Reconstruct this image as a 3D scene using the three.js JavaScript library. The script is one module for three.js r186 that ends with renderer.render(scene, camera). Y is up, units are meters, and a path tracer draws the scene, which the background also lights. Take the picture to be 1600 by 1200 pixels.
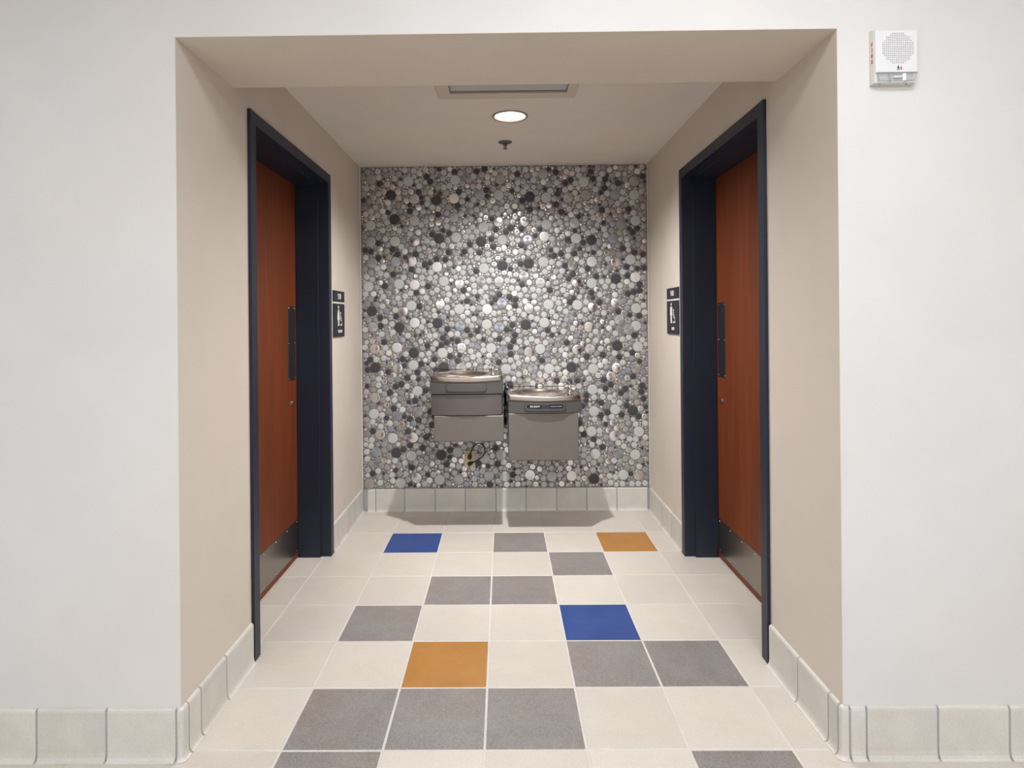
import * as THREE from 'three';
import { mergeGeometries } from 'three/addons/utils/BufferGeometryUtils.js';
import { RoundedBoxGeometry } from 'three/addons/geometries/RoundedBoxGeometry.js';
import { FontLoader } from 'three/addons/loaders/FontLoader.js';
import { TextGeometry } from 'three/addons/geometries/TextGeometry.js';
import { RectAreaLightUniformsLib } from 'three/addons/lights/RectAreaLightUniformsLib.js';

// ---------------------------------------------------------------- camera, lights, exposure
const scene = new THREE.Scene();
scene.background = new THREE.Color(0x000000);
const camera = new THREE.PerspectiveCamera(65.07, 1600 / 1200, 0.05, 60);
camera.position.set(-0.0131, 1.2835, 1.7603);
camera.rotation.set(-0.0002, 0.0088, -0.009, 'YXZ');
camera.setViewOffset(1600, 1200, 23.27, 101.06, 1600, 1200);
camera.updateProjectionMatrix();
const renderer = new THREE.WebGLRenderer({ antialias: true });
renderer.toneMapping = THREE.LinearToneMapping;
renderer.toneMappingExposure = 1.68;
renderer.shadowMap.enabled = true;
RectAreaLightUniformsLib.init();

const W = 0.967, D = 2.2815, H1 = 2.12, H2 = 2.318, S = 0.388, HC = 2.75, ZB = 4.2, XE = 3.3;
const DOWN_LIGHT = 10.6;
const CORRIDOR_PANELS = [[0.5, 1.15, 5.6], [0.9, 2.75, 16], [-1.5, 3.1, 13.5]];   // fluorescent ceiling panels of the corridor
for (const [x, z, power] of CORRIDOR_PANELS) {
  const l = new THREE.RectAreaLight(new THREE.Color(0.955, 1.0, 1.06), power, 1.14, 0.54);
  l.position.set(x, HC - 0.02, z); l.lookAt(x, 0, z); scene.add(l);
}
const down = new THREE.SpotLight(new THREE.Color(1.0, 0.985, 0.97), DOWN_LIGHT, 0, 1.31, 0.9, 2);
down.position.set(0.035, H2 + 0.012, -1.31); down.target.position.set(0.035, 0, -1.31);
down.castShadow = true; down.shadow.radius = 1.2; scene.add(down, down.target);

// ---------------------------------------------------------------- helpers
let seed = 7;
const rnd = () => { seed = (seed + 0x6D2B79F5) | 0; let t = Math.imul(seed ^ (seed >>> 15), 1 | seed); t = (t + Math.imul(t ^ (t >>> 7), 61 | t)) ^ t; return ((t ^ (t >>> 14)) >>> 0) / 4294967296; };
const used = new Map();
const numbered = (n) => { const k = used.get(n) ?? 0; used.set(n, k + 1); return k ? n + '_' + String(k).padStart(3, '0') : n; };
function obj(name, geos, mat, parent = scene) {
  const list = [].concat(geos);
  const g = list.length === 1 ? list[0] : mergeGeometries(list.map((q) => { const r = q.index ? q.toNonIndexed() : q; for (const k of Object.keys(r.attributes)) if (!['position', 'normal', 'uv'].includes(k)) r.deleteAttribute(k); return r; }));
  const m = new THREE.Mesh(g, mat); m.name = parent === scene ? numbered(name) : name;
  m.castShadow = m.receiveShadow = true; parent.add(m); return m;
}
function thing(name, label, category, pos = [0, 0, 0], turn = 0, group) {
  const o = new THREE.Group(); o.name = numbered(name); o.position.set(...pos); o.rotation.y = turn;
  o.userData = { label, category }; if (group) o.userData.group = group; scene.add(o); return o;
}
function structure(o, label, category) { o.userData = { kind: 'structure', label, category }; return o; }
function structGroup(name, label, category, pos = [0, 0, 0], turn = 0) { return structure(thing(name, label, category, pos, turn), label, category); }
const box = (x0, x1, y0, y1, z0, z1) => { const g = new THREE.BoxGeometry(x1 - x0, y1 - y0, z1 - z0); g.translate((x0 + x1) / 2, (y0 + y1) / 2, (z0 + z1) / 2); return g; };
const rbox = (x0, x1, y0, y1, z0, z1, r = 0.003, seg = 2) => { const g = new RoundedBoxGeometry(x1 - x0, y1 - y0, z1 - z0, seg, r); g.translate((x0 + x1) / 2, (y0 + y1) / 2, (z0 + z1) / 2); return g; };
function uvBox(g) {   // uv in metres from the side each face looks to
  if (g.index) g = g.toNonIndexed();
  const p = g.attributes.position, n = g.attributes.normal, uv = new Float32Array(p.count * 2);
  for (let i = 0; i < p.count; i++) {
    const ax = Math.abs(n.getX(i)), ay = Math.abs(n.getY(i)), az = Math.abs(n.getZ(i));
    const [u, v] = ay > ax && ay > az ? [p.getX(i), p.getZ(i)] : ax > az ? [p.getZ(i), p.getY(i)] : [p.getX(i), p.getY(i)];
    uv[2 * i] = u; uv[2 * i + 1] = v;
  }
  g.setAttribute('uv', new THREE.BufferAttribute(uv, 2)); return g;
}
const poly = (pts) => { const s = new THREE.Shape(); pts.forEach(([a, b], i) => (i ? s.lineTo(a, b) : s.moveTo(a, b))); s.closePath(); return s; };
const extr = (shape, depth, o = {}) => new THREE.ExtrudeGeometry(shape, { depth, bevelEnabled: false, curveSegments: 24, ...o });
const upright = (shapeXZ, y0, y1, o) => { const g = extr(shapeXZ, y1 - y0, o); g.rotateX(-Math.PI / 2); g.translate(0, y0, 0); return g; };   // outline drawn in (x, -z), raised along y
const tube = (pts, r, n = 40, k = 10) => new THREE.TubeGeometry(new THREE.CatmullRomCurve3(pts.map((p) => new THREE.Vector3(...p))), n, r, k);
const cyl = (r0, r1, h, x, y, z, n = 24) => { const g = new THREE.CylinderGeometry(r0, r1, h, n); g.translate(x, y, z); return g; };

// ---------------------------------------------------------------- procedural textures
function hash2(x, y, s) { let h = Math.imul(x, 374761393) ^ Math.imul(y, 668265263) ^ Math.imul(s, 2246822519); h = Math.imul(h ^ (h >>> 13), 1274126177); return ((h ^ (h >>> 16)) >>> 0) / 4294967296; }
function vnoise(u, v, fx, fy, s) {   // value noise that wraps at fx, fy cells
  const x = u * fx, y = v * fy, xi = Math.floor(x), yi = Math.floor(y), a = x - xi, b = y - yi, sa = a * a * (3 - 2 * a), sb = b * b * (3 - 2 * b);
  const h = (i, j) => hash2(((xi + i) % fx + fx) % fx, ((yi + j) % fy + fy) % fy, s);
  return (h(0, 0) * (1 - sa) + h(1, 0) * sa) * (1 - sb) + (h(0, 1) * (1 - sa) + h(1, 1) * sa) * sb;
}
function texture(w, h, fn, srgb, metresU, metresV) {
  const d = new Uint8Array(w * h * 4);
  for (let j = 0; j < h; j++) for (let i = 0; i < w; i++) { const c = fn((i + 0.5) / w, (j + 0.5) / h, i, j), k = 4 * (j * w + i); for (let q = 0; q < 3; q++) d[k + q] = Math.max(0, Math.min(255, Array.isArray(c) ? c[q] : c)); d[k + 3] = 255; }
  const t = new THREE.DataTexture(d, w, h); t.wrapS = t.wrapT = THREE.RepeatWrapping; t.magFilter = THREE.LinearFilter; t.minFilter = THREE.LinearMipmapLinearFilter; t.generateMipmaps = true;
  if (srgb) t.colorSpace = THREE.SRGBColorSpace;
  t.repeat.set(1 / metresU, 1 / metresV); t.needsUpdate = true; return t;
}
const speckled = (rgb, fine, cloud, s, size = 0.5) => texture(512, 512, (u, v, i, j) => {
  const f = (hash2(i >> 0, j, s) - 0.5) * fine + (hash2(i >> 1, j >> 1, s + 3) - 0.5) * fine * 0.9, c = (vnoise(u, v, 6, 6, s + 1) - 0.5) * cloud + (vnoise(u, v, 19, 19, s + 2) - 0.5) * cloud * 0.6;
  const w = (vnoise(u, v, 4, 4, s + 9) - 0.5) * cloud * 0.5;
  return [rgb[0] + f + c + w, rgb[1] + f + c, rgb[2] + f + c - w];
}, true, size, size);
const paintBump = texture(512, 512, (u, v, i, j) => 128 + (vnoise(u, v, 90, 90, 4) - 0.5) * 90 + (vnoise(u, v, 190, 190, 5) - 0.5) * 70, false, 0.7, 0.7);
const paint = (rgb, s) => new THREE.MeshStandardMaterial({ map: speckled(rgb, 1.5, 4, s, 1.3), roughness: 0.72, bumpMap: paintBump, bumpScale: 0.00025 });
const M = {
  white: paint([213, 211, 210], 11), beige: paint([212, 202, 190], 12), ceiling: paint([227, 220, 211], 13), corridorCeiling: new THREE.MeshStandardMaterial({ color: 0xe6e4df, roughness: 0.9 }),
  grout: new THREE.MeshStandardMaterial({ map: speckled([203, 198, 192], 10, 8, 21), roughness: 0.9 }),
  baseGrout: new THREE.MeshStandardMaterial({ map: speckled([158, 161, 163], 10, 8, 22), roughness: 0.9 }),
  beigeTile: [31, 32, 33, 34].map((s, k) => new THREE.MeshStandardMaterial({ map: speckled([[201, 194, 184], [199, 191, 182], [203, 196, 186], [198, 191, 181]][k], 12, 3.5, s), roughness: 0.42 })),
  greyTile: [41, 42].map((s, k) => new THREE.MeshStandardMaterial({ map: speckled([[135, 129, 126], [132, 126, 123]][k], 32, 8, s), roughness: 0.45 })),
  orangeTile: new THREE.MeshStandardMaterial({ map: speckled([170, 118, 55], 10, 8, 51), roughness: 0.45 }),
  blueTile: new THREE.MeshStandardMaterial({ map: speckled([40, 68, 132], 9, 8, 52), roughness: 0.42 }),
  baseTile: [61, 62, 63].map((s, k) => new THREE.MeshStandardMaterial({ map: speckled([[207, 203, 196], [204, 200, 193], [209, 205, 198]][k], 12, 7, s), roughness: 0.4 })),
  frame: new THREE.MeshStandardMaterial({ color: 0x1b2335, roughness: 0.45 }),
  kick: new THREE.MeshPhysicalMaterial({ color: 0x9d968f, metalness: 1, roughness: 0.3, anisotropy: 0.4 }),
  push: new THREE.MeshStandardMaterial({ color: 0x74757c, metalness: 1, roughness: 0.42 }),
  steel: new THREE.MeshStandardMaterial({ color: 0xc9c5c0, metalness: 1, roughness: 0.25 }),
  chrome: new THREE.MeshStandardMaterial({ color: 0xded9d4, metalness: 1, roughness: 0.09 }),
  basin: new THREE.MeshStandardMaterial({ color: 0xc4b9b0, metalness: 1, roughness: 0.2 }),
  bezel: new THREE.MeshStandardMaterial({ color: 0x5c5958, roughness: 0.45, metalness: 0.2 }),
  apron: new THREE.MeshStandardMaterial({ color: 0x6e6867, roughness: 0.4, metalness: 0.5 }),
  cabinet: new THREE.MeshStandardMaterial({ map: speckled([121, 115, 110], 5, 4, 71, 0.3), roughness: 0.45, metalness: 0.3 }),
  pushbar: new THREE.MeshStandardMaterial({ color: 0x353536, roughness: 0.5 }),
  black: new THREE.MeshStandardMaterial({ color: 0x0c0d10, roughness: 0.5 }),
  rubber: new THREE.MeshStandardMaterial({ color: 0x08090c, roughness: 0.35 }),
  darkHole: new THREE.MeshStandardMaterial({ color: 0x5a5a5c, roughness: 0.9 }),
  ivory: new THREE.MeshStandardMaterial({ color: 0xd5c9a0, roughness: 0.4 }),
  sign: new THREE.MeshStandardMaterial({ color: 0x161a26, roughness: 0.5 }),
  signWhite: new THREE.MeshStandardMaterial({ color: 0xe4e0d4, roughness: 0.5 }),
  alarm: new THREE.MeshStandardMaterial({ color: 0xdedee0, roughness: 0.4 }), alarmBase: new THREE.MeshStandardMaterial({ color: 0xd3d1ca, roughness: 0.45 }),
  red: new THREE.MeshStandardMaterial({ color: 0xc23a2c, roughness: 0.5 }), ink: new THREE.MeshStandardMaterial({ color: 0x151515, roughness: 0.5 }),
  lens: new THREE.MeshPhysicalMaterial({ color: 0xffffff, transmission: 1, thickness: 0, roughness: 0.05, ior: 1.45 }),
  reflector: new THREE.MeshStandardMaterial({ color: 0xd2d5da, metalness: 0.5, roughness: 0.3 }),
  vent: new THREE.MeshStandardMaterial({ color: 0xd0c6ba, roughness: 0.5 }), ventSlat: new THREE.MeshStandardMaterial({ color: 0xbdbbba, roughness: 0.45 }),
  trim: new THREE.MeshStandardMaterial({ color: 0x98908b, roughness: 0.4 }),
  glow: new THREE.MeshStandardMaterial({ color: 0xffffff, emissive: 0xfff6ea, emissiveIntensity: 3.0, roughness: 0.5 }),
  panelGlow: new THREE.MeshStandardMaterial({ color: 0xffffff, emissive: 0xfffaf2, emissiveIntensity: 2.5, roughness: 0.5 }),
  galvanised: new THREE.MeshStandardMaterial({ color: 0xa9abad, metalness: 0.7, roughness: 0.45 }),
  edge: new THREE.MeshStandardMaterial({ color: 0xd8d4ce, roughness: 0.35 }),
};
const woodMap = texture(512, 1024, (u, v) => {
  const wob = (vnoise(u, v, 5, 3, 81) - 0.5) * 0.05, g = vnoise(u + wob, v, 60, 4, 82) * 0.5 + vnoise(u + wob, v, 150, 9, 83) * 0.3 + vnoise(u, v, 256, 40, 84) * 0.2;
  const band = vnoise(u + wob * 2, v, 9, 2, 85) - 0.5, k = (g - 0.5) * 0.28 + band * 0.1, pore = vnoise(u, v, 256, 60, 86) > 0.86 ? -0.04 : 0, m = 1 + k + pore;
  return [109 * m, 53 * m * (1 - k * 0.1), 26 * m];
}, true, 0.62, 1.25);
M.wood = new THREE.MeshPhysicalMaterial({ map: woodMap, roughness: 0.5, specularIntensity: 0.6 });

// ---------------------------------------------------------------- the room shell
{
  const lining = 0.002, zw = -0.1;
  const front = poly([[-XE, 0], [-W - lining, 0], [-W - lining, H1 + lining], [W + lining, H1 + lining], [W + lining, 0], [XE, 0], [XE, HC], [-XE, HC]]);
  const fg = extr(front, 0.1); fg.translate(0, 0, -0.1);
  structure(obj('wall_front', uvBox(fg), M.white), 'white painted corridor wall around the wide alcove opening', 'wall');
  const hd = [box(-W, W, H1, HC, -S, zw), box(-W, W, H1, H1 + lining, zw, 0)];
  structure(obj('trim_1', hd.map(uvBox), M.beige), 'beige painted dropped header across the top of the alcove opening', 'header');
  const ceilShape = poly([[-W, S], [W, S], [W, D], [-W, D]]);   // (x, -z)
  const hole = new THREE.Path(); hole.absarc(0.035, 1.31, 0.084, 0, Math.PI * 2); ceilShape.holes.push(hole);
  ceilShape.holes.push(poly([[-0.242, 0.72], [-0.242, 0.978], [0.288, 0.978], [0.288, 0.72]]));
  structure(obj('ceiling', uvBox(upright(ceilShape, H2, H2 + 0.14, { curveSegments: 48 })), M.ceiling), 'taupe painted alcove ceiling with one recessed light', 'ceiling');
  structure(obj('ceiling', uvBox(box(-XE, XE, HC, HC + 0.1, -0.1, ZB)), M.corridorCeiling), 'off white corridor ceiling outside the alcove', 'ceiling');
  structure(obj('wall_back', uvBox(box(-1.6, 1.6, 0, HC, -D - 0.12, -D)), M.beige), 'beige wall at the end of the alcove behind the mosaic', 'wall');
  structure(obj('wall_corridor', uvBox(box(-XE, XE, 0, HC, ZB, ZB + 0.1)), M.white), 'white corridor wall facing the alcove', 'wall');
  structure(obj('wall_corridor_left', uvBox(box(-XE - 0.1, -XE, 0, HC, -0.1, ZB)), M.white), 'white end wall of the corridor beyond the left side', 'wall');
  structure(obj('wall_corridor_right', uvBox(box(XE, XE + 0.1, 0, HC, -0.1, ZB)), M.white), 'white end wall of the corridor beyond the fire alarm', 'wall');
  for (const [s, z0, z1, name] of [[-1, -0.4965, -1.5585, 'wall_left'], [1, -0.469, -1.531, 'wall_right']]) {
    const b = (xa, xb, ...r) => uvBox(s < 0 ? box(-xb, -xa, ...r) : box(xa, xb, ...r));
    structure(obj(name, [b(W, W + lining, 0, H1 + lining, zw, 0), b(W, 1.32, 0, HC, z0, zw), b(W, 1.32, 0, HC, -D, z1), b(W, 1.32, 2.086, HC, z1, z0)], M.beige),
      s < 0 ? 'beige alcove side wall with the 139 restroom door' : 'beige alcove side wall with the 140 restroom door', 'wall');
  }
}

// ---------------------------------------------------------------- floor: slab of grout with every tile on it
{
  const floor = structGroup('floor', 'floor of square beige tiles with scattered grey, blue and orange tiles', 'floor');
  obj('grout_bed', uvBox(box(-XE, XE, -0.07, -0.0012, -D, ZB)), M.grout, floor);
  const p = 0.3046, x0 = -0.0777, z0 = -0.6414, gap = 0.008, h = (p - gap) / 2, b = 0.0012, pos = [], nor = [], uvs = [], idx = [];
  // one shared tile: flat top with a small chamfer, sides down into the grout
  const g = (() => {
    const ring = (r, y) => [[-r, y, -r], [-r, y, r], [r, y, r], [r, y, -r]], rows = [ring(h, -0.008), ring(h, -b), ring(h - b, 0)];
    const tri = [];
    for (let k = 0; k < 2; k++) for (let i = 0; i < 4; i++) { const j = (i + 1) % 4; tri.push(rows[k][i], rows[k][j], rows[k + 1][j], rows[k][i], rows[k + 1][j], rows[k + 1][i]); }
    tri.push(rows[2][0], rows[2][1], rows[2][2], rows[2][0], rows[2][2], rows[2][3]);
    const q = new THREE.BufferGeometry(); q.setAttribute('position', new THREE.Float32BufferAttribute(tri.flat(), 3)); q.computeVertexNormals(); return q;
  })();
  const variants = [0, 1, 2, 3].map((k) => { const q = uvBox(g.clone()); const u = q.attributes.uv; for (let i = 0; i < u.count; i++) u.setXY(i, u.getX(i) + k * 0.137, u.getY(i) + k * 0.271); return q; });
  const kind = {}; for (const k of ['0,-4', '1,-3', '-1,-2', '0,-2', '-2,-1', '1,0', '2,0', '-2,1', '-1,1', '0,1', '-2,2', '2,2']) kind[k] = 'grey';
  kind['-1,0'] = kind['2,-4'] = 'orange'; kind['1,-1'] = kind['-2,-4'] = 'blue';
  const spots = [];
  for (let r = -6; r <= 16; r++) for (let c = -11; c <= 10; c++) {
    const x = x0 + (c + 0.5) * p, z = z0 + (r + 0.5) * p;
    if (z + h > ZB || z + h < -D || Math.abs(x) + h > XE) continue;
    if (z < -0.2 && Math.abs(x) - h > 1.19) continue;
    spots.push([x, z, kind[c + ',' + r]]);
  }
  spots.sort((a, b) => a[1] + Math.abs(a[0]) * 0.2 - b[1] - Math.abs(b[0]) * 0.2);
  obj('distant_tiles', spots.slice(300).map(([x, z]) => variants[0].clone().translate(x, 0, z)), M.beigeTile[0], floor).userData.kind = 'stuff';
  for (const [x, z, k] of spots.slice(0, 300)) {
    const v = Math.floor(rnd() * 4);
    const t = obj('floor_tile', variants[v], k === 'grey' ? M.greyTile[v % 2] : k === 'orange' ? M.orangeTile : k === 'blue' ? M.blueTile : M.beigeTile[v], floor);
    t.position.set(x, 0, z); if (k) t.userData.label = k === 'grey' ? 'speckled grey tile' : 'plain ' + k + ' tile';
  }
}

// ---------------------------------------------------------------- cove base tiles along the walls
{
  const prof = [[0, 0], [0.021, 0], [0.0205, 0.0018], [0.015, 0.005], [0.0115, 0.012], [0.0098, 0.024], [0.0098, 0.141], [0.0088, 0.1465], [0.006, 0.1505], [0.002, 0.152], [0, 0.152]];
  const bar = (L) => { const g = extr(poly(prof), L); return uvBox(g); };    // profile in (x out, y), length along +z
  const joint = 0.0065;
  let n = 0;
  // place(a, b): run along the wall between two joints; dir tells how the profile is turned
  function tile(parent, a, b, place) { const g = bar(b - a - joint); g.translate(0, 0, a + joint / 2); place(g); return obj('base_tile', g, M.baseTile[n++ % 3], parent); }
  const onFront = (g) => { g.rotateY(-Math.PI / 2); };                    // out = +z, along = -x
  const onBack = (g) => { g.rotateY(-Math.PI / 2); g.translate(0, 0, -D); };
  const onLeft = (g) => { g.rotateY(0); g.translate(-W, 0, 0); };         // out = +x, along = +z
  const onRight = (g) => { g.rotateY(Math.PI); g.translate(W, 0, 0); };   // out = -x, along = -z
  const run = (parent, joints, place) => { for (let i = 0; i + 1 < joints.length; i++) tile(parent, joints[i], joints[i + 1], place); };
  const span = (a, b, step) => { const r = [a]; while (r[r.length - 1] + step < b - 0.02) r.push(r[r.length - 1] + step); r.push(b); return r; };
  const corner = (parent, sx, xj, zj) => {                                // rounded outer corner piece with two short returns
    const l = new THREE.LatheGeometry(prof.map(([a, b]) => new THREE.Vector2(Math.max(a, 0.0002), b)), 8, sx < 0 ? 0 : -Math.PI / 2, Math.PI / 2);
    l.translate(sx * W, 0, 0); uvBox(l);
    const a = bar(xj - W - joint / 2); if (sx < 0) { a.rotateY(-Math.PI / 2); a.translate(-W, 0, 0); } else { a.rotateY(-Math.PI / 2); a.translate(xj - joint / 2, 0, 0); }
    const b = bar(zj - joint / 2); if (sx < 0) { b.translate(-W, 0, -zj + joint / 2); } else { b.rotateY(Math.PI); b.translate(W, 0, 0); }
    obj('corner_tile', [uvBox(l), a, b], M.baseTile[0], parent);
  };
  const gr = (parent, ...b) => obj('grout', uvBox(box(...b)), M.baseGrout, parent);
  const st = 0.2056;
  let o = structGroup('baseboard_front_left', 'grey cove base tiles along the white wall beside the 139 door side', 'baseboard');
  run(o, span(0.977, XE, st), onFront); corner(o, -1, 0.977, 0.025); gr(o, -XE, -W, 0, 0.144, 0, 0.0085);
  o = structGroup('baseboard_front_right', 'grey cove base tiles along the white wall under the fire alarm', 'baseboard');
  const onFrontR = (g) => { g.rotateY(Math.PI / 2); g.scale(1, 1, -1); };
  { const js = [0.982, ...span(1.03, XE, st)]; for (let i = 0; i + 1 < js.length; i++) tile(o, -js[i + 1], -js[i], onFront); }
  corner(o, 1, 0.982, 0.008); gr(o, W, XE, 0, 0.144, 0, 0.0085);
  o = structGroup('baseboard_left', 'cove base tiles along the alcove wall of the 139 door', 'baseboard');
  run(o, [-0.494, -0.271, -0.097, -0.025], onLeft); run(o, span(-D + 0.01, -1.561, st), onLeft);
  gr(o, -W, -W + 0.0085, 0, 0.144, -0.494, 0); gr(o, -W, -W + 0.0085, 0, 0.144, -D, -1.561);
  o = structGroup('baseboard_right', 'cove base tiles along the alcove wall of the 140 door', 'baseboard');
  run(o, [0.008, 0.061, 0.249, 0.466], onRight); run(o, span(1.534, D - 0.01, st), onRight);
  gr(o, W - 0.0085, W, 0, 0.144, -0.466, 0); gr(o, W - 0.0085, W, 0, 0.144, -D, -1.534);
  o = structGroup('baseboard_back', 'cove base tiles under the metal disc mosaic', 'baseboard');
  run(o, [-0.947, -0.742, -0.541, -0.34, -0.135, 0.067, 0.273, 0.475, 0.679, 0.874, 0.93], onBack); gr(o, -W + 0.01, W - 0.01, 0, 0.144, -D, -D + 0.0085);
  o = structGroup('baseboard_corridor', 'cove base tiles along the corridor wall facing the alcove', 'baseboard');
  run(o, span(-XE, XE, st), (g) => { g.rotateY(Math.PI / 2); g.translate(0, 0, ZB); });
}

// ---------------------------------------------------------------- doors in dark steel frames
function door(n, pos, turn, far, label) {   // far: which way along local x the latch side lies
  const d = structGroup('door_' + n, label, 'door', pos, turn), hw = 0.53, top = 2.085;
  const prof = [[0, 0.012], [0.05, 0.012], [0.05, -0.044], [0.065, -0.044], [0.065, -0.163], [0.05, -0.163], [0.05, -0.213], [0, -0.213]];
  const fr = new THREE.Group(); fr.name = 'door_frame'; d.add(fr);
  const bev = { bevelEnabled: true, bevelSize: 0.0012, bevelThickness: 0.0012, bevelOffset: -0.0012, bevelSegments: 2 };
  for (const e of [-1, 1]) obj('jamb', upright(poly(prof.map(([s, z]) => [e * (hw - s), -z])), 0.001, top, bev), M.frame, fr);
  const head = extr(poly(prof.map(([s, z]) => [top - s, z])), 2 * (hw - 0.049), bev);   // (y, z) then turned so that it runs along x
  head.applyMatrix4(new THREE.Matrix4().makeBasis(new THREE.Vector3(0, 1, 0), new THREE.Vector3(0, 0, 1), new THREE.Vector3(1, 0, 0))); head.translate(-(hw - 0.049), 0, 0);
  obj('head', head, M.frame, fr);
  const zf = -0.166;
  obj('door_leaf', uvBox(rbox(-0.477, 0.477, 0.006, 2.031, zf - 0.045, zf, 0.002)), M.wood, d);
  const kick = obj('kick_plate', uvBox(rbox(-0.462, 0.462, 0.034, 0.212, zf, zf + 0.0016, 0.0007, 1)), M.kick, d); kick.userData.label = 'brushed steel kick plate';
  for (let i = 0; i < 7; i++) for (const y of [0.046, 0.2]) { const s = new THREE.SphereGeometry(0.0042, 10, 6, 0, Math.PI * 2, 0, Math.PI / 2); s.rotateX(Math.PI / 2); s.scale(1, 1, 0.5); s.translate(-0.45 + i * 0.15, y, zf + 0.0016); obj('screw', s, M.steel, kick); }
  const px = far * 0.398, push = obj('push_plate', uvBox(rbox(px - 0.054, px + 0.054, 0.969, 1.361, zf, zf + 0.0016, 0.0007, 1)), M.push, d); push.userData.label = 'dark grey metal push plate';
  for (const y of [0.98, 1.165, 1.35]) for (const dx of [-0.043, 0.043]) { const s = new THREE.SphereGeometry(0.004, 10, 6, 0, Math.PI * 2, 0, Math.PI / 2); s.rotateX(Math.PI / 2); s.scale(1, 1, 0.5); s.translate(px + dx, y, zf + 0.0016); obj('screw', s, M.steel, push); }
  const lk = new THREE.CylinderGeometry(0.011, 0.012, 0.008, 24); lk.rotateX(Math.PI / 2); lk.translate(far * 0.403, 0.846, zf + 0.004); obj('lock_cylinder', lk, M.steel, d);
  const slot = box(far * 0.403 - 0.001, far * 0.403 + 0.001, 0.841, 0.851, zf + 0.0078, zf + 0.0084); obj('keyhole', slot, M.black, d);
}
door(1, [-W, 0, -1.0275], Math.PI / 2, 1, 'reddish brown wooden restroom door beside the 139 sign in a black frame');
door(2, [W, 0, -1.0], -Math.PI / 2, -1, 'reddish brown wooden restroom door beside the 140 sign in a black frame');

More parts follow.
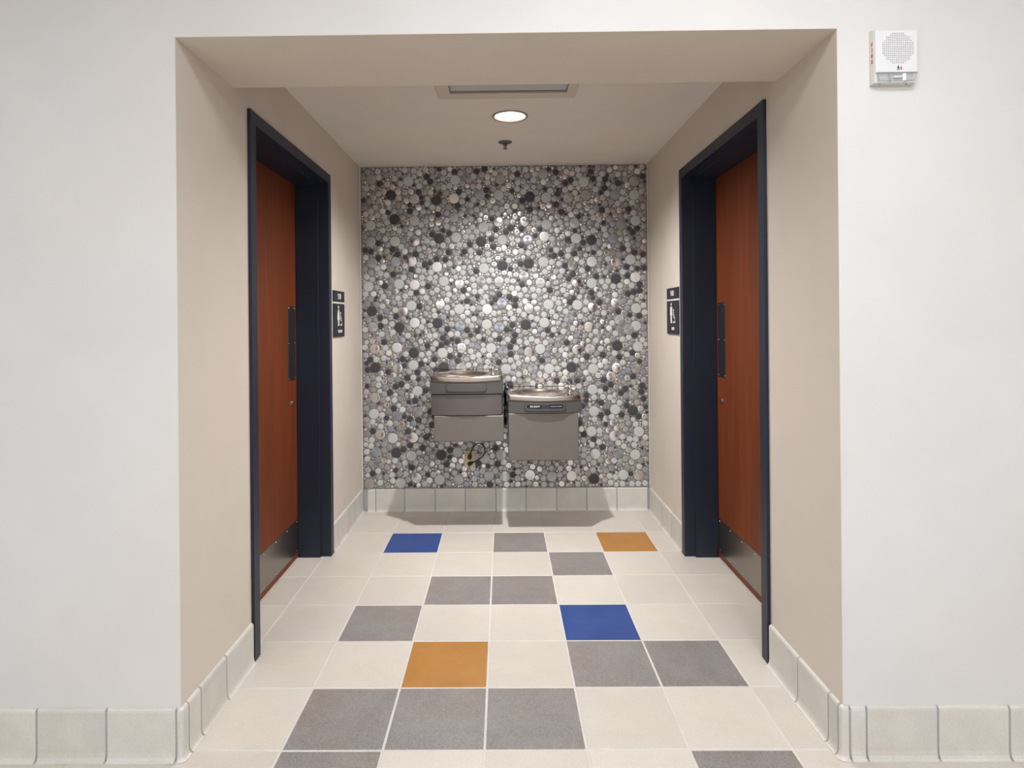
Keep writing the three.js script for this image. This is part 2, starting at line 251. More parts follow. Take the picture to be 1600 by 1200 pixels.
// ---------------------------------------------------------------- mosaic of metal discs
{
  const zb = -D + 0.006, x0 = -0.958, x1 = 0.96, y0 = 0.153, y1 = 2.312;
  const pan = thing('mosaic_panel', 'wall covering of round metal and grey discs in many sizes behind the fountains', 'mosaic', [0, y0, -D]);
  pan.position.set(0, 0, -D + 0.001);
  const L = (g) => { g.translate(0, 0, D); return g; };
  const backing = new THREE.MeshStandardMaterial({ map: speckled([130, 128, 128], 16, 10, 91, 0.4), roughness: 0.5, metalness: 0.4 });
  obj('backing', uvBox(box(x0, x1, y0, y1, 0, 0.006)), backing, pan);
  for (const b of [[-W + 0.001, x0, y0, H2 - 0.001], [x1, W - 0.001, y0, H2 - 0.001]]) obj('edge_trim', rbox(b[0], b[1], b[2], b[3], 0, 0.013, 0.002), M.edge, pan);
  obj('edge_trim', rbox(x0, x1, y1, H2 - 0.001, 0, 0.013, 0.002), M.edge, pan);
  const F = {
    L: new THREE.MeshPhysicalMaterial({ color: 0xc0c2c1, roughness: 0.5, metalness: 0.15 }),
    D: new THREE.MeshStandardMaterial({ color: 0x403d41, roughness: 0.45 }),
    S: new THREE.MeshPhysicalMaterial({ color: 0xb6b2b1, metalness: 0.92, roughness: 0.36, anisotropy: 0.65 }),
    B: new THREE.MeshPhysicalMaterial({ color: 0xa6a8b0, metalness: 0.85, roughness: 0.4, anisotropy: 0.6 }),
    P: new THREE.MeshPhysicalMaterial({ color: 0xdedad8, metalness: 1, roughness: 0.2, anisotropy: 0.8 }),
    W: new THREE.MeshPhysicalMaterial({ color: 0xe9e6e4, metalness: 0.6, roughness: 0.38 }),
  };
  // a slightly domed disc, polar uv so that the brushing runs round the centre
  function disc(seg, dome) {
    const pos = [], uv = [], idx = [], rings = [[1, 0], [1, 0.72], [0.94, 0.9], [0.6, 0.9 + dome * 0.6], [0.02, 0.9 + dome]];
    rings.forEach(([r, h]) => { for (let i = 0; i <= seg; i++) { const a = i / seg * Math.PI * 2; pos.push(Math.cos(a) * r, Math.sin(a) * r, h); uv.push(i / seg, r); } });
    for (let k = 0; k + 1 < rings.length; k++) for (let i = 0; i < seg; i++) { const a = k * (seg + 1) + i, b = a + seg + 1; idx.push(a, a + 1, b + 1, a, b + 1, b); }
    const c = pos.length / 3; pos.push(0, 0, 0.9 + dome); uv.push(0.5, 0); const base = (rings.length - 1) * (seg + 1); for (let i = 0; i < seg; i++) idx.push(base + i, base + i + 1, c);
    const g = new THREE.BufferGeometry(); g.setAttribute('position', new THREE.Float32BufferAttribute(pos, 3)); g.setAttribute('uv', new THREE.Float32BufferAttribute(uv, 2)); g.setIndex(idx); g.computeVertexNormals();
    const n = g.attributes.normal; for (let k = 0; k < rings.length; k++) { const a = k * (seg + 1), b = a + seg, v = new THREE.Vector3().fromBufferAttribute(n, a).add(new THREE.Vector3().fromBufferAttribute(n, b)).normalize(); n.setXYZ(a, v.x, v.y, v.z); n.setXYZ(b, v.x, v.y, v.z); }
    return g;
  }
  const big = '-887,2229S -636,2213L -755,2122D -598,2096S -448,2084D -322,2219L -331,2096W -20,2220S -157,2119B -31,2115L -731,1959D -598,1949L -893,1920L -335,1970S -135,1900L -32,1936P -729,1811L -597,1812P -894,1811S -432,1828D -319,1833L -151,1804D -9,1812L -886,1669S -728,1674B -618,1677P -449,1637W -313,1677S -134,1625L -10,1642D 267,2253S 538,2196L 877,2200S 176,2100D 287,2093L 435,2094S 553,2108S 748,2109B 876,2107L 144,1937P 289,1914L 477,1921S 785,1910B 883,1935L 161,1810B 273,1834W 484,1819L 588,1807D 732,1817B 166,1656D 265,1664L 462,1637S 589,1663W 847,1674L 746,1659P -910,1510L -705,1525L -600,1519W -404,1541L -301,1524P -156,1540S -33,1534P -889,1346D -623,1380L -678,1344P -432,1388P -302,1353L -115,1351W -16,1387B -883,1237S -705,1234D -602,1264W -448,1261D -298,1238B -118,1249L -36,1227B -722,1098W -609,1063D -872,1092P -417,1060L -290,1093P -91,1090L -12,1066B -867,966D -719,960P -613,980L -409,964D -294,957S 134,1568S 243,1524P 483,1529P 587,1519L 748,1547D 879,1556W 166,1353P 296,1378L 490,1374L 592,1361P 746,1386P 881,1348L 143,1244D 267,1258L 433,1281B 566,1226P 772,1269S 879,1231L 831,1207S 238,1082L 162,1061P 485,1074P 572,1077S 754,1099D 891,1092L 8,948L 188,949B 297,949L 447,957D 591,945L 878,944S 749,951P 711,893P -587,806L -872,764P -881,655L -726,642B -589,666S -840,516P -755,491L -620,494P -869,398B -733,393D -631,372L -431,377D -319,394L -141,354L -32,376L -917,183S -705,189L -444,211L -318,208S -113,233B -5,229L -599,223P 585,807L 861,770S 593,662L 736,672L 853,665D 576,527L 892,523L 600,375L 753,377B 867,369L 163,238P 308,229L 441,230W 590,209D 786,235L 888,233P 728,495P'.split(' ').map((t) => { const [, x, y, k] = t.match(/(-?\d+),(\d+)(\w)/); return { x: +x / 1000, y: +y / 1000, k, r: 0.0335 }; });
  const cell = 0.07, grid = new Map(), all = [];
  const key = (i, j) => i * 1000 + j;
  const put = (d) => { all.push(d); const k = key(Math.floor((d.x + 1) / cell), Math.floor(d.y / cell)); if (!grid.has(k)) grid.set(k, []); grid.get(k).push(d); };
  function room(x, y) {   // free distance from a point to the nearest disc and edge
    let m = Math.min(x - x0, x1 - x, y - y0, y1 - y) - 0.0005, near = null; const ci = Math.floor((x + 1) / cell), cj = Math.floor(y / cell);
    for (let i = ci - 1; i <= ci + 1; i++) for (let j = cj - 1; j <= cj + 1; j++) for (const d of grid.get(key(i, j)) ?? []) { const q = Math.hypot(d.x - x, d.y - y) - d.r; if (q < m) { m = q; near = d; } }
    return [m, near];
  }
  for (const d of big) { d.x = Math.max(x0 + d.r, Math.min(x1 - d.r, d.x)); d.y = Math.max(y0 + d.r, d.y); put(d); }
  const mix = (w) => { let t = rnd(); for (const [k, p] of w) { if (t < p) return k; t -= p; } return 'L'; };
  const gapw = 0.0012;
  const levels = [[0.0195, 30000, [['L', 0.3], ['D', 0.16], ['S', 0.26], ['B', 0.08], ['P', 0.16], ['W', 0.04]]], [0.0152, 40000, [['L', 0.26], ['D', 0.17], ['S', 0.26], ['B', 0.08], ['P', 0.19], ['W', 0.04]]], [0.0095, 40000, [['L', 0.22], ['D', 0.16], ['S', 0.3], ['B', 0.12], ['P', 0.2]]], [0.0058, 60000, [['L', 0.15], ['D', 0.16], ['S', 0.33], ['P', 0.36]]], [0.0034, 70000, [['S', 0.5], ['P', 0.5]]]];
  levels.forEach(([r, tries, w], lv) => {
    for (let i = 0; i < tries; i++) {
      let x = x0 + rnd() * (x1 - x0), y = y0 + rnd() * (y1 - y0), [m, d] = room(x, y);
      if (m < r + gapw) continue;
      if (d && lv < 3) {   // slide up against the nearest disc so that the discs lie close together
        const q = Math.hypot(d.x - x, d.y - y), t = d.r + r + gapw, nx = d.x + (x - d.x) / q * t, ny = d.y + (y - d.y) / q * t;
        if (room(nx, ny)[0] >= r + gapw - 1e-6) { x = nx; y = ny; }
      }
      put({ x, y, r, k: mix(w), lv });
    }
  });
  const gBig = disc(36, 0.12), gMed = disc(26, 0.12), gSmall = disc(10, 0.15), gP = disc(36, 0.5), restByKind = {};
  const m4 = new THREE.Matrix4(), e = new THREE.Euler(), qt = new THREE.Quaternion(), thick = 0.0048;
  // the 300 discs that show largest are parts of their own, the rest one part
  all.forEach((d, i) => {
    const tilt = d.k === 'P' || d.k === 'S' || d.k === 'B' ? 0.075 : 0.02, a = (rnd() - 0.5) * 2 * tilt, b = (rnd() - 0.5) * 2 * tilt, turn = rnd() * 6.28;
    const proud = thick * (0.92 + rnd() * 0.16) , at = new THREE.Vector3(d.x, d.y, 0.0058);
    if (i < 300) {
      const m = obj('metal_disc', d.lv === undefined ? (d.k === 'P' ? gP : gBig) : gMed, F[d.k], pan);
      m.position.copy(at); m.rotation.set(a, b, turn, 'XYZ'); m.scale.set(d.r, d.r, proud);
    } else {
      const g = (d.r < 0.012 ? gSmall : gMed).clone(); qt.setFromEuler(e.set(a, b, turn, 'XYZ')); g.applyMatrix4(m4.compose(at, qt, new THREE.Vector3(d.r, d.r, proud * (d.r < 0.007 ? 0.8 : 1)))); (restByKind[d.k] ??= []).push(g);
    }
  });
  const kinds = Object.keys(restByKind), rest = mergeGeometries(kinds.map((k) => mergeGeometries(restByKind[k])), true);
  const rm = new THREE.Mesh(rest, kinds.map((k) => F[k])); rm.name = 'small_discs'; rm.castShadow = rm.receiveShadow = true; rm.userData.kind = 'stuff'; pan.add(rm);
  console.log('discs', all.length, rest.index ? rest.index.count / 3 : rest.attributes.position.count / 3);
}

const font = await new FontLoader().loadAsync('fonts/droid/droid_sans_bold.typeface.json');
function lettering(t, size, depth, cx, cy, z, squeeze = 1) { const g = new TextGeometry(t, { font, size, depth, curveSegments: 4, bevelEnabled: false }); g.computeBoundingBox(); const b = g.boundingBox; g.translate(-(b.min.x + b.max.x) / 2, -(b.min.y + b.max.y) / 2, 0); g.scale(squeeze, 1, 1); g.translate(cx, cy, z); return g; }

// ---------------------------------------------------------------- drinking fountains
const ZW = -D + 0.0165;
const frontZ = (x, hw = 0.226, zc = 0.43, sag = 0.022) => zc + sag * (1 - (x / hw) ** 2);
function outline(inset, n = 28) {   // plan of the fountain: straight back and sides, bowed front; (x, z)
  const hw = 0.226 - inset, pts = [[-0.214 + inset, 0], [-hw, 0.415 - inset]];
  for (let i = 0; i <= n; i++) { const x = -hw + 0.004 + (2 * hw - 0.008) * i / n; pts.push([x, frontZ(x) - inset]); }
  pts.push([hw, 0.415 - inset], [0.214 - inset, 0]); return pts;
}
const slab = (inset, y0, y1, bevel = 0.004, open = false) => upright((() => { const s = poly(outline(inset).map(([x, z]) => [x, -z])); if (open) { const h = new THREE.Path(); h.absellipse(-0.03, -0.26, 0.178, 0.173, 0, Math.PI * 2); s.holes.push(h); } return s; })(), y0 + bevel, y1 - bevel, { bevelEnabled: true, bevelSize: bevel, bevelThickness: bevel, bevelOffset: -bevel, bevelSegments: 3 });
function pill(w, h, lift, depth, yc, n = 48) {   // plate with round ends that follows the bowed front
  const pos = [], uv = [], idx = [], r = h / 2;
  for (let i = 0; i <= n; i++) {
    const t = -Math.cos(i / n * Math.PI), x = t * w / 2, e = Math.max(0, Math.abs(x) - (w / 2 - r)), hh = Math.max(0.0002, Math.sqrt(Math.max(0, r * r - e * e))), z1 = frontZ(x) + lift, z0 = z1 - depth;
    for (const [y, z] of [[-hh, z0], [-hh, z1 - 0.0008], [-hh * 0.97, z1], [hh * 0.97, z1], [hh, z1 - 0.0008], [hh, z0]]) { pos.push(x, yc + y, z); uv.push(x / w + 0.5, y / h + 0.5); }
  }
  for (let i = 0; i < n; i++) for (let k = 0; k < 5; k++) { const a = i * 6 + k, b = a + 6; idx.push(a, b, b + 1, a, b + 1, a + 1); }
  const g = new THREE.BufferGeometry(); g.setAttribute('position', new THREE.Float32BufferAttribute(pos, 3)); g.setAttribute('uv', new THREE.Float32BufferAttribute(uv, 2)); g.setIndex(idx); g.computeVertexNormals(); return g;
}
function basinGeo(yt) {
  const N = 120, cx = -0.03, cz = 0.26, ea = 0.17, eb = 0.165, edge = (inset) => {
    const o = outline(inset, 60), res = [];
    for (let i = 0; i < N; i++) {
      const a = i / N * Math.PI * 2, dx = Math.cos(a), dz = Math.sin(a); let best = 1;
      for (let k = 0; k < o.length; k++) { const [ax, az] = o[k], [bx, bz] = o[(k + 1) % o.length], ex = bx - ax, ez = bz - az, den = dx * ez - dz * ex; if (Math.abs(den) < 1e-9) continue; const t = ((ax - cx) * ez - (az - cz) * ex) / den, s = ((ax - cx) * dz - (az - cz) * dx) / den; if (t > 0 && s >= -1e-6 && s <= 1 + 1e-6) best = Math.min(best, t); }
      res.push([cx + dx * best, cz + dz * best]);
    } return res;
  };
  const ell = (f) => Array.from({ length: N }, (_, i) => { const a = i / N * Math.PI * 2; return [cx + Math.cos(a) * ea * f, cz + Math.sin(a) * eb * f]; });
  const o0 = edge(0), o2 = edge(0.003), o3 = edge(0.008), e6 = ell(1.07), lerp = (A, B, t) => A.map((p, i) => [p[0] + (B[i][0] - p[0]) * t, p[1] + (B[i][1] - p[1]) * t]);
  const rings = [[edge(0.004), -0.03], [o0, -0.027], [o0, -0.007], [o2, -0.002], [o3, 0], [edge(0.014), -0.0015], [lerp(o3, e6, 0.5), -0.006], [lerp(o3, e6, 0.9), -0.009], [e6, -0.008], [ell(1.035), -0.004], [ell(1.0), -0.005], [ell(0.97), -0.011], [ell(0.9), -0.026], [ell(0.78), -0.039], [ell(0.55), -0.047], [ell(0.3), -0.051], [ell(0.1), -0.053]];
  const pos = [], idx = []; rings.forEach(([r, y]) => r.forEach(([x, z]) => pos.push(x, yt + y - 0.011 * Math.max(0, (z - 0.3) / 0.16) * (1 - (x / 0.226) ** 2), z)));
  for (let k = 0; k + 1 < rings.length; k++) for (let i = 0; i < N; i++) { const j = (i + 1) % N, a = k * N + i, b = k * N + j, c = a + N, d = b + N; idx.push(a, c, d, a, d, b); }
  const c = pos.length / 3; pos.push(cx, yt - 0.053, cz); for (let i = 0; i < N; i++) idx.push((rings.length - 1) * N + i, c, (rings.length - 1) * N + (i + 1) % N);
  const g = new THREE.BufferGeometry(); g.setAttribute('position', new THREE.Float32BufferAttribute(pos, 3)); g.setIndex(idx); g.computeVertexNormals();
  g.setAttribute('uv', new THREE.Float32BufferAttribute(new Float32Array(pos.length / 3 * 2), 2)); return g;
}
function fountain(label, xc, yt, yb, cab, hasApron) {
  const o = thing('drinking_fountain', label, 'drinking fountain', [xc, yb, ZW], 0, undefined), T = yt - yb;
  const bas = obj('basin', basinGeo(T), M.basin, o); bas.userData.label = 'polished steel basin with an oval bowl';
  const dr = new THREE.CylinderGeometry(0.02, 0.02, 0.004, 28); dr.translate(-0.03, T - 0.0505, 0.26); obj('drain', dr, M.chrome, bas);
  obj('bezel', slab(0.005, T - 0.113, T - 0.0285, 0.004, true), M.bezel, o);
  let yc = T - 0.113;
  if (hasApron) { obj('apron', slab(0.012, T - 0.241, T - 0.1165, 0.005), M.apron, o); yc = T - 0.243; }
  obj('cabinet', [rbox(cab[0], cab[1], 0, yc, 0, 0.432, 0.006, 3), box(-0.18, 0.18, yc - 0.01, T - 0.085, 0, 0.38)].map(uvBox), M.cabinet, o);
  const ym = T - 0.0735;
  const ring = obj('push_bar', pill(0.248, 0.053, 0.0005, 0.012, ym), M.pushbar, o);
  obj('push_pad', pill(0.241, 0.047, 0.003, 0.012, ym), M.bezel, ring);
  if (!hasApron) {
    const cv = document.createElement('canvas'); cv.width = 1024; cv.height = 128; const c = cv.getContext('2d');
    c.fillStyle = '#101116'; c.fillRect(0, 0, 1024, 128);
    c.fillStyle = '#3a3846'; c.fillRect(410, 0, 230, 128); c.fillStyle = '#4a2c3a'; c.fillRect(570, 18, 52, 92);
    c.fillStyle = '#f0f0f0'; c.font = 'italic bold 84px sans-serif'; c.textBaseline = 'middle'; c.textAlign = 'center'; c.save(); c.translate(216, 66); c.scale(1.12, 1); c.fillText('ELKAY', 0, 0); c.restore();
    c.fillStyle = '#c9c9cd'; for (let i = 0; i < 22; i++) c.fillRect(668 + i * 14 + (i > 11 ? 12 : 0), 56, 10, 22);
    const tx = new THREE.CanvasTexture(cv); tx.colorSpace = THREE.SRGBColorSpace;
    const bd = obj('badge', pill(0.217, 0.022, 0.0052, 0.006, ym + 0.004), new THREE.MeshStandardMaterial({ map: tx, roughness: 0.3 }), ring); bd.userData.label = 'black badge with white lettering';
  }
  // bubbler: base, bent spout and mouth guard
  const bx = 0.158, bz = 0.34, bub = obj('bubbler', [new THREE.LatheGeometry([[0.0002, 0], [0.019, 0], [0.019, 0.004], [0.013, 0.008], [0.0105, 0.02], [0.0105, 0.034], [0.013, 0.038], [0.011, 0.05], [0.0002, 0.052]].map((p) => new THREE.Vector2(...p)), 24).translate(bx, T - 0.008, bz), tube([[bx, T + 0.03, bz], [bx - 0.012, T + 0.038, bz], [bx - 0.026, T + 0.036, bz], [bx - 0.033, T + 0.028, bz]], 0.006, 20, 12)], M.chrome, o);
  const hood = tube([[bx + 0.006, T + 0.038, bz - 0.004], [bx - 0.002, T + 0.056, bz - 0.004], [bx - 0.018, T + 0.07, bz - 0.004], [bx - 0.034, T + 0.08, bz - 0.004]], 0.0055, 24, 12); obj('mouth_guard', hood, M.chrome, bub);
  const kn = new THREE.CylinderGeometry(0.007, 0.009, 0.02, 18); kn.rotateZ(Math.PI / 2); kn.translate(bx + 0.02, T + 0.024, bz); obj('knob', kn, M.chrome, bub);
  return o;
}
const fl = fountain('taller steel drinking fountain with a curved apron above the wall outlet', -0.232, 0.951, 0.553, [-0.196, 0.222], true);
const fr = fountain('lower steel drinking fountain with a black lettered badge on its push bar', 0.236, 0.833, 0.438, [-0.219, 0.2], false);
{ // pipework in the narrow gap between the two coolers
  const y = -0.553;
  obj('supply_hose', tube([[0.232, 0.86 + y, 0.03], [0.236, 0.8 + y, 0.1], [0.234, 0.72 + y, 0.06], [0.236, 0.64 + y, 0.12], [0.234, 0.58 + y, 0.03]], 0.0045, 60, 10), M.rubber, fl);
  obj('insulated_pipe', tube([[0.234, 0.83 + y, 0.016], [0.235, 0.75 + y, 0.02], [0.234, 0.66 + y, 0.016], [0.235, 0.585 + y, 0.018]], 0.0085, 40, 12), M.rubber, fl);
}

// ---------------------------------------------------------------- outlet and cord below the taller fountain
{
  const o = thing('wall_outlet', 'ivory double wall outlet under the taller drinking fountain', 'outlet', [-0.24, 0.294, ZW]);
  const pl = obj('cover_plate', rbox(-0.036, 0.036, 0, 0.112, -0.002, 0.005, 0.003), M.ivory, o);
  for (const y of [0.033, 0.079]) obj('receptacle', rbox(-0.017, 0.017, y - 0.0145, y + 0.0145, 0.003, 0.0068, 0.0018), M.ivory, o);
  const s = new THREE.SphereGeometry(0.0035, 12, 6, 0, Math.PI * 2, 0, Math.PI / 2); s.rotateX(Math.PI / 2); s.scale(1, 1, 0.5); s.translate(0, 0.056, 0.005); obj('screw', s, M.steel, pl);
  const c = thing('power_cord', 'black power cord looping from the ivory wall outlet to the taller fountain', 'power cord', [-0.24, 0.294, ZW]);
  obj('cord', tube([[0.001, 0.086, 0.036], [0.01, 0.11, 0.04], [0.026, 0.142, 0.036], [0.05, 0.163, 0.03], [0.074, 0.166, 0.03], [0.098, 0.146, 0.034], [0.103, 0.112, 0.04], [0.09, 0.085, 0.044], [0.06, 0.062, 0.044], [0.03, 0.046, 0.04], [0.004, 0.035, 0.036]], 0.0038, 120, 10), M.rubber, c);
  const plug = (x, y, r) => { const g = [rbox(-0.0125, 0.0125, -0.013, 0.013, 0.007, 0.03, 0.005, 3), new THREE.CylinderGeometry(0.0055, 0.011, 0.026, 16).translate(0, 0.016, 0.026)]; const m = mergeGeometries(g.map((q) => (q.index ? q.toNonIndexed() : q))); m.rotateZ(r); m.translate(x, y, 0); obj('plug', m, M.rubber, c); };
  plug(0, 0.072, -0.25); plug(0, 0.028, -1.05);
}

// ---------------------------------------------------------------- restroom signs
function roomSign(pos, turn, number, word, skirt, label) {
  const o = thing('restroom_sign', label, 'sign', pos, turn), w = 0.113;
  obj('number_plate', rbox(-w, w, 0.201, 0.264, 0, 0.008, 0.001, 1), M.sign, o);
  obj('divider_strip', rbox(-w, w, 0.19, 0.2, 0, 0.006, 0.001, 1), M.signWhite, o);
  obj('pictogram_plate', rbox(-w, w, 0, 0.189, 0, 0.008, 0.001, 1), M.sign, o);
  obj('room_number', lettering(number, 0.031, 0.0012, 0, 0.233, 0.008), M.signWhite, o);
  obj('lettering', lettering(word, 0.0165, 0.0012, 0.012, 0.031, 0.008), M.signWhite, o);
  const circle = (x, y, r, n = 20) => { const s = new THREE.Shape(); s.absarc(x, y, r, 0, Math.PI * 2); return s; };
  const px = -0.02;
  const body = skirt ? [[-0.012, 0.155], [0.012, 0.155], [0.026, 0.098], [0.012, 0.098], [0.012, 0.062], [-0.012, 0.062], [-0.012, 0.098], [-0.026, 0.098]] : [[-0.02, 0.155], [0.02, 0.155], [0.022, 0.106], [0.013, 0.106], [0.012, 0.062], [-0.012, 0.062], [-0.013, 0.106], [-0.022, 0.106]];
  obj('person_symbol', [extr(circle(px, 0.169, 0.0095), 0.0012), extr(poly(body.map(([a, b]) => [px + a, b])), 0.0012)].map((g) => { g.translate(0, 0, 0.008); return g; }), M.signWhite, o);
  const wx = 0.032, wheel = new THREE.Shape(); wheel.absarc(wx, 0.081, 0.02, -2.6, 1.2); wheel.absarc(wx, 0.081, 0.0135, 1.2, -2.6, true);
  obj('wheelchair_symbol', [extr(circle(wx - 0.006, 0.136, 0.0065), 0.0012), extr(wheel, 0.0012), extr(poly([[wx - 0.01, 0.127], [wx - 0.003, 0.127], [wx - 0.001, 0.11], [wx + 0.012, 0.11], [wx + 0.012, 0.105], [wx - 0.001, 0.105], [wx, 0.098], [wx + 0.014, 0.098], [wx + 0.022, 0.072], [wx + 0.029, 0.073], [wx + 0.027, 0.067], [wx + 0.018, 0.066], [wx + 0.01, 0.091], [wx - 0.008, 0.091]]), 0.0012)].map((g) => { g.translate(0, 0, 0.008); return g; }), M.signWhite, o);
}
roomSign([-W, 1.191, -1.727], Math.PI / 2, '139', 'WOMEN', true, 'dark restroom sign with number 139 and the word women');
roomSign([W, 1.19, -1.692], -Math.PI / 2, '140', 'MEN', false, 'dark restroom sign with number 140 and the word men');

// ---------------------------------------------------------------- ceiling fittings of the alcove
{
  const o = thing('recessed_downlight', 'round glowing recessed light in the alcove ceiling', 'ceiling light', [0.035, H2, -1.31]);
  obj('trim_ring', new THREE.LatheGeometry([[0.082, 0.012], [0.079, -0.001], [0.081, -0.006], [0.088, -0.006], [0.092, 0]].map((p) => new THREE.Vector2(...p)), 64), M.trim, o);
  const c = new THREE.CylinderGeometry(0.0815, 0.0815, 0.004, 64); c.translate(0, 0.018, 0); obj('lamp_lens', c, M.glow, o);
  const can = new THREE.CylinderGeometry(0.083, 0.083, 0.11, 48, 1, true); can.translate(0, 0.067, 0); obj('housing', can, M.reflector, o);
}
{
  const o = thing('sprinkler_head', 'small pendant fire sprinkler below the alcove ceiling light', 'sprinkler', [0.012, H2, -1.756]);
  obj('escutcheon', new THREE.LatheGeometry([[0.0002, -0.014], [0.014, -0.014], [0.02, -0.0125], [0.03, -0.007], [0.038, -0.004], [0.041, 0]].map((p) => new THREE.Vector2(...p)), 40), M.push, o);
  obj('frame', [cyl(0.009, 0.009, 0.008, 0, -0.017, 0, 6), tube([[-0.006, -0.018, 0], [-0.009, -0.025, 0], [-0.006, -0.033, 0], [0, -0.038, 0]], 0.002, 16, 8), tube([[0.006, -0.018, 0], [0.009, -0.025, 0], [0.006, -0.033, 0], [0, -0.038, 0]], 0.002, 16, 8), cyl(0.0028, 0.0028, 0.018, 0, -0.028, 0, 10)], M.push, o);
  obj('deflector', cyl(0.0135, 0.0135, 0.0018, 0, -0.04, 0, 16), M.push, o);
}
{
  const o = thing('ceiling_vent', 'rectangular air vent with slats beside the header over the alcove', 'vent', [0.023, H2, -0.849]);
  const fs = poly([[-0.325, -0.185], [0.31, -0.185], [0.31, 0.19], [-0.325, 0.19]]); fs.holes.push(poly([[-0.264, -0.128], [-0.264, 0.128], [0.264, 0.128], [0.264, -0.128]]));
  const g = extr(fs, 0.004, { bevelEnabled: true, bevelSize: 0.003, bevelThickness: 0.003, bevelOffset: -0.003, bevelSegments: 2 }); g.rotateX(-Math.PI / 2); g.translate(0, -0.0075, 0); obj('frame', g, M.vent, o);
  for (let i = 0; i < 9; i++) { const s = rbox(-0.263, 0.263, -0.0008, 0.0008, -0.012, 0.012, 0.0007, 1); s.rotateX(-0.45); s.translate(0, 0.008, -0.112 + i * 0.028); obj('slat', s, M.ventSlat, o); }
  obj('duct', [box(-0.264, 0.264, 0.136, 0.139, -0.128, 0.128), box(-0.2645, -0.2635, 0.001, 0.136, -0.128, 0.128), box(0.2635, 0.2645, 0.001, 0.136, -0.128, 0.128), box(-0.264, 0.264, 0.001, 0.136, -0.1285, -0.1275), box(-0.264, 0.264, 0.001, 0.136, 0.1275, 0.1285)], M.galvanised, o);
}

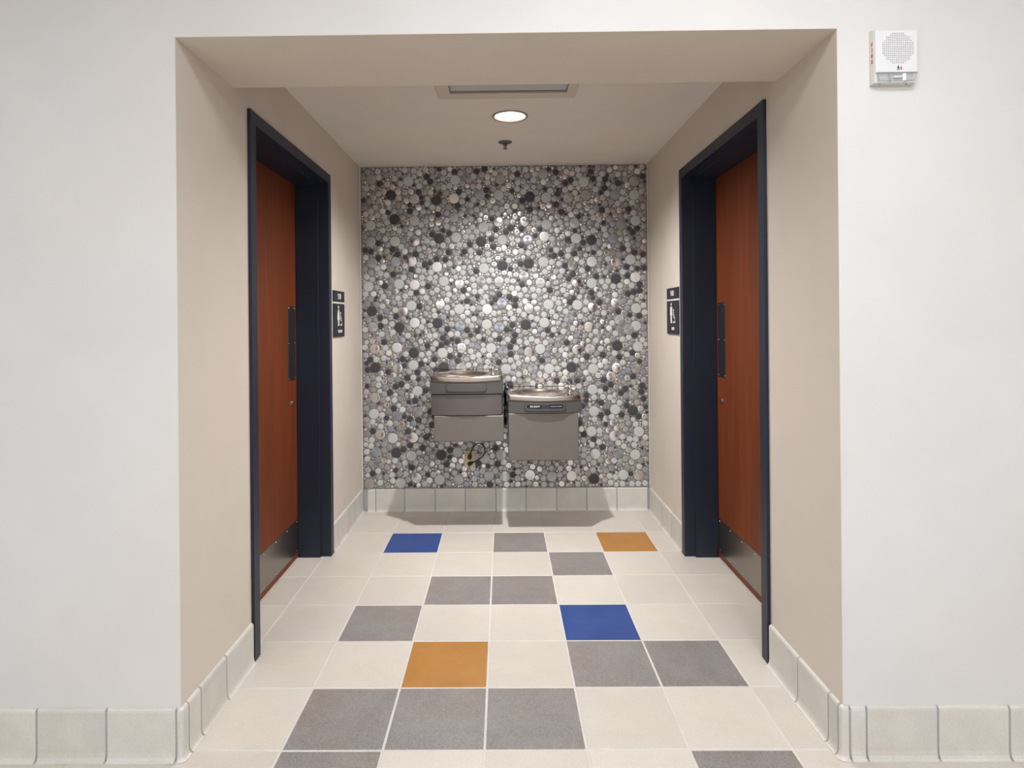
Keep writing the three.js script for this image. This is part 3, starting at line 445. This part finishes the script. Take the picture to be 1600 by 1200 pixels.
// ---------------------------------------------------------------- fire alarm speaker strobe on the corridor wall
{
  const o = thing('fire_alarm', 'white fire alarm speaker with strobe on the white corridor wall', 'fire alarm', [1.123, 1.952, 0]);
  const rows = [[0.063, 0, 0.156, 0], [0.063, 0, 0.156, 0.007], [0.0612, 0.0006, 0.1515, 0.0195], [0.0602, 0.0016, 0.1505, 0.0208]], pos = [];
  const ring = ([hw, a, b, z]) => [[-hw, a, z], [hw - (a < 0.01 ? 0.006 : 0), a, z], [hw, a + 0.012, z], [hw, b, z], [-hw, b, z]];
  for (let k = 0; k < 3; k++) { const A = ring(rows[k]), B = ring(rows[k + 1]); for (let i = 0; i < 5; i++) { const j = (i + 1) % 5; pos.push(A[i], A[j], B[j], A[i], B[j], B[i]); } }
  { const B = ring(rows[3]); for (let i = 1; i < 4; i++) pos.push(B[0], B[i], B[i + 1]); }
  const g = new THREE.BufferGeometry(); g.setAttribute('position', new THREE.Float32BufferAttribute(pos.flat(), 3)); g.computeVertexNormals(); obj('housing', uvBox(g), M.alarmBase, o);
  const face = poly([[-0.0595, 0.0285], [0.0595, 0.0285], [0.0595, 0.1495], [-0.0595, 0.1495]]), yc = 0.0985, xc = 0.005;
  for (let i = -11; i <= 11; i++) for (let j = -9; j <= 9; j++) { const x = xc + i * 0.0053, y = yc + j * 0.0053; if (Math.hypot(x - xc, y - yc) > 0.0455) continue; const h = new THREE.Path(), r = 0.0016; h.moveTo(x + r, y); for (let k = 1; k < 7; k++) h.lineTo(x + r * Math.cos(-k / 7 * 6.283), y + r * Math.sin(-k / 7 * 6.283)); h.closePath(); face.holes.push(h); }
  const fp = extr(face, 0.0025); fp.translate(0, 0, 0.0216); obj('speaker_grille', fp, M.alarm, o);
  obj('speaker_backing', box(-0.058, 0.058, 0.052, 0.147, 0.0209, 0.0215), M.darkHole, o);
  const z = 0.0242;
  const man = [extr((() => { const s = new THREE.Shape(); s.absarc(0.0065, 0.0642, 0.0014, 0, 6.283); return s; })(), 0.0003), extr(poly([[0.0035, 0.0622], [0.0075, 0.0622], [0.0082, 0.0602], [0.0095, 0.0598], [0.0093, 0.0588], [0.0074, 0.0594], [0.0071, 0.0582], [0.0088, 0.056], [0.0089, 0.0533], [0.0076, 0.0533], [0.0074, 0.0555], [0.0058, 0.057], [0.0047, 0.0545], [0.0022, 0.0535], [0.0017, 0.0546], [0.0038, 0.0556], [0.005, 0.0598], [0.0036, 0.0608], [0.0022, 0.0592], [0.0014, 0.0601]]), 0.0003)];
  man.forEach((q) => { q.translate(-0.0055, -0.059, 0); q.scale(1.15, 1.15, 1); q.translate(0.005, 0.0415, z); }); obj('running_figure', man, M.ink, o);
  obj('red_flame', extr(poly([[0.0135, 0.0535], [0.0155, 0.0533], [0.0168, 0.0545], [0.0165, 0.059], [0.0158, 0.0625], [0.0145, 0.064], [0.0132, 0.062], [0.0126, 0.0575]]), 0.0003).translate(-0.001, -0.017, z), M.red, o);
  const t = Math.atan2(0.0018, 0.0125), letters = ['F', 'I', 'R', 'E'].map((c, i) => { const q = lettering(c, 0.0112, 0.0003, 0, 0, 0); q.rotateY(-Math.PI / 2 + t); q.translate(-0.0622, 0.114 - i * 0.0165, 0.0132); return q; });
  obj('fire_lettering', letters, M.red, o);
  // strobe: reflector tray and tube behind a clear cover
  const str = new THREE.Group(); str.name = 'strobe'; o.add(str);
  obj('reflector', [box(-0.053, 0.05, 0.0045, 0.0265, 0.021, 0.0215), ...[-1, 1].map((s) => { const q = box(-0.0005, 0.0005, 0.0045, 0.0265, -0.004, 0.004); q.rotateY(s * 0.9); q.translate(s * 0.02 + 0.002, 0, 0.0245); return q; })], M.reflector, str);
  const tb = new THREE.CylinderGeometry(0.003, 0.003, 0.026, 16); tb.rotateZ(Math.PI / 2); tb.translate(0.003, 0.0155, 0.025); obj('flash_tube', tb, M.alarm, str);
  const cov = new THREE.BufferGeometry(), q = [];
  const A = [[-0.053, 0.003, 0.0212], [0.051, 0.003, 0.0212], [0.0575, 0.0275, 0.0212], [-0.0575, 0.0275, 0.0212]], B = [[-0.051, 0.0045, 0.0275], [0.049, 0.0045, 0.0275], [0.0565, 0.0275, 0.0285], [-0.0565, 0.0275, 0.0285]];
  for (let i = 0; i < 4; i++) { const j = (i + 1) % 4; q.push(A[i], A[j], B[j], A[i], B[j], B[i]); } q.push(B[0], B[1], B[2], B[0], B[2], B[3]);
  cov.setAttribute('position', new THREE.Float32BufferAttribute(q.flat(), 3)); cov.computeVertexNormals(); obj('clear_cover', uvBox(cov), M.lens, str);
  const rim = (a, b, r = 0.0008) => tube([a, [(a[0] + b[0]) / 2, (a[1] + b[1]) / 2, (a[2] + b[2]) / 2], b], r, 4, 6);
  obj('cover_rim', [rim(B[0], B[1]), rim(B[1], B[2]), rim(B[2], B[3]), rim(B[3], B[0])], new THREE.MeshStandardMaterial({ color: 0x8d9398, roughness: 0.3 }), str);
  for (const x of [-0.04, 0.036]) { const s = new THREE.CylinderGeometry(0.0024, 0.0024, 0.0012, 12); s.translate(x, 0.0002, 0.011); obj('screw', s, M.darkHole, o); }
}

// ---------------------------------------------------------------- corridor ceiling panels
CORRIDOR_PANELS.forEach(([x, z, power], i) => {
  const o = thing('ceiling_light_panel', ['rectangular light panel in the corridor ceiling in front of the alcove', 'rectangular ceiling light panel farther from the alcove, on the fire alarm side', 'rectangular ceiling light panel farther from the alcove, on the 139 door side'][i], 'ceiling light', [x, HC, z]);
  const f = poly([[-0.61, -0.31], [0.61, -0.31], [0.61, 0.31], [-0.61, 0.31]]); f.holes.push(poly([[-0.575, -0.275], [-0.575, 0.275], [0.575, 0.275], [0.575, -0.275]]));
  const g = extr(f, 0.012); g.rotateX(Math.PI / 2); obj('frame', g, M.alarm, o);
  obj('diffuser', box(-0.575, 0.575, -0.008, -0.001, -0.275, 0.275), M.panelGlow, o);
});

renderer.render(scene, camera);
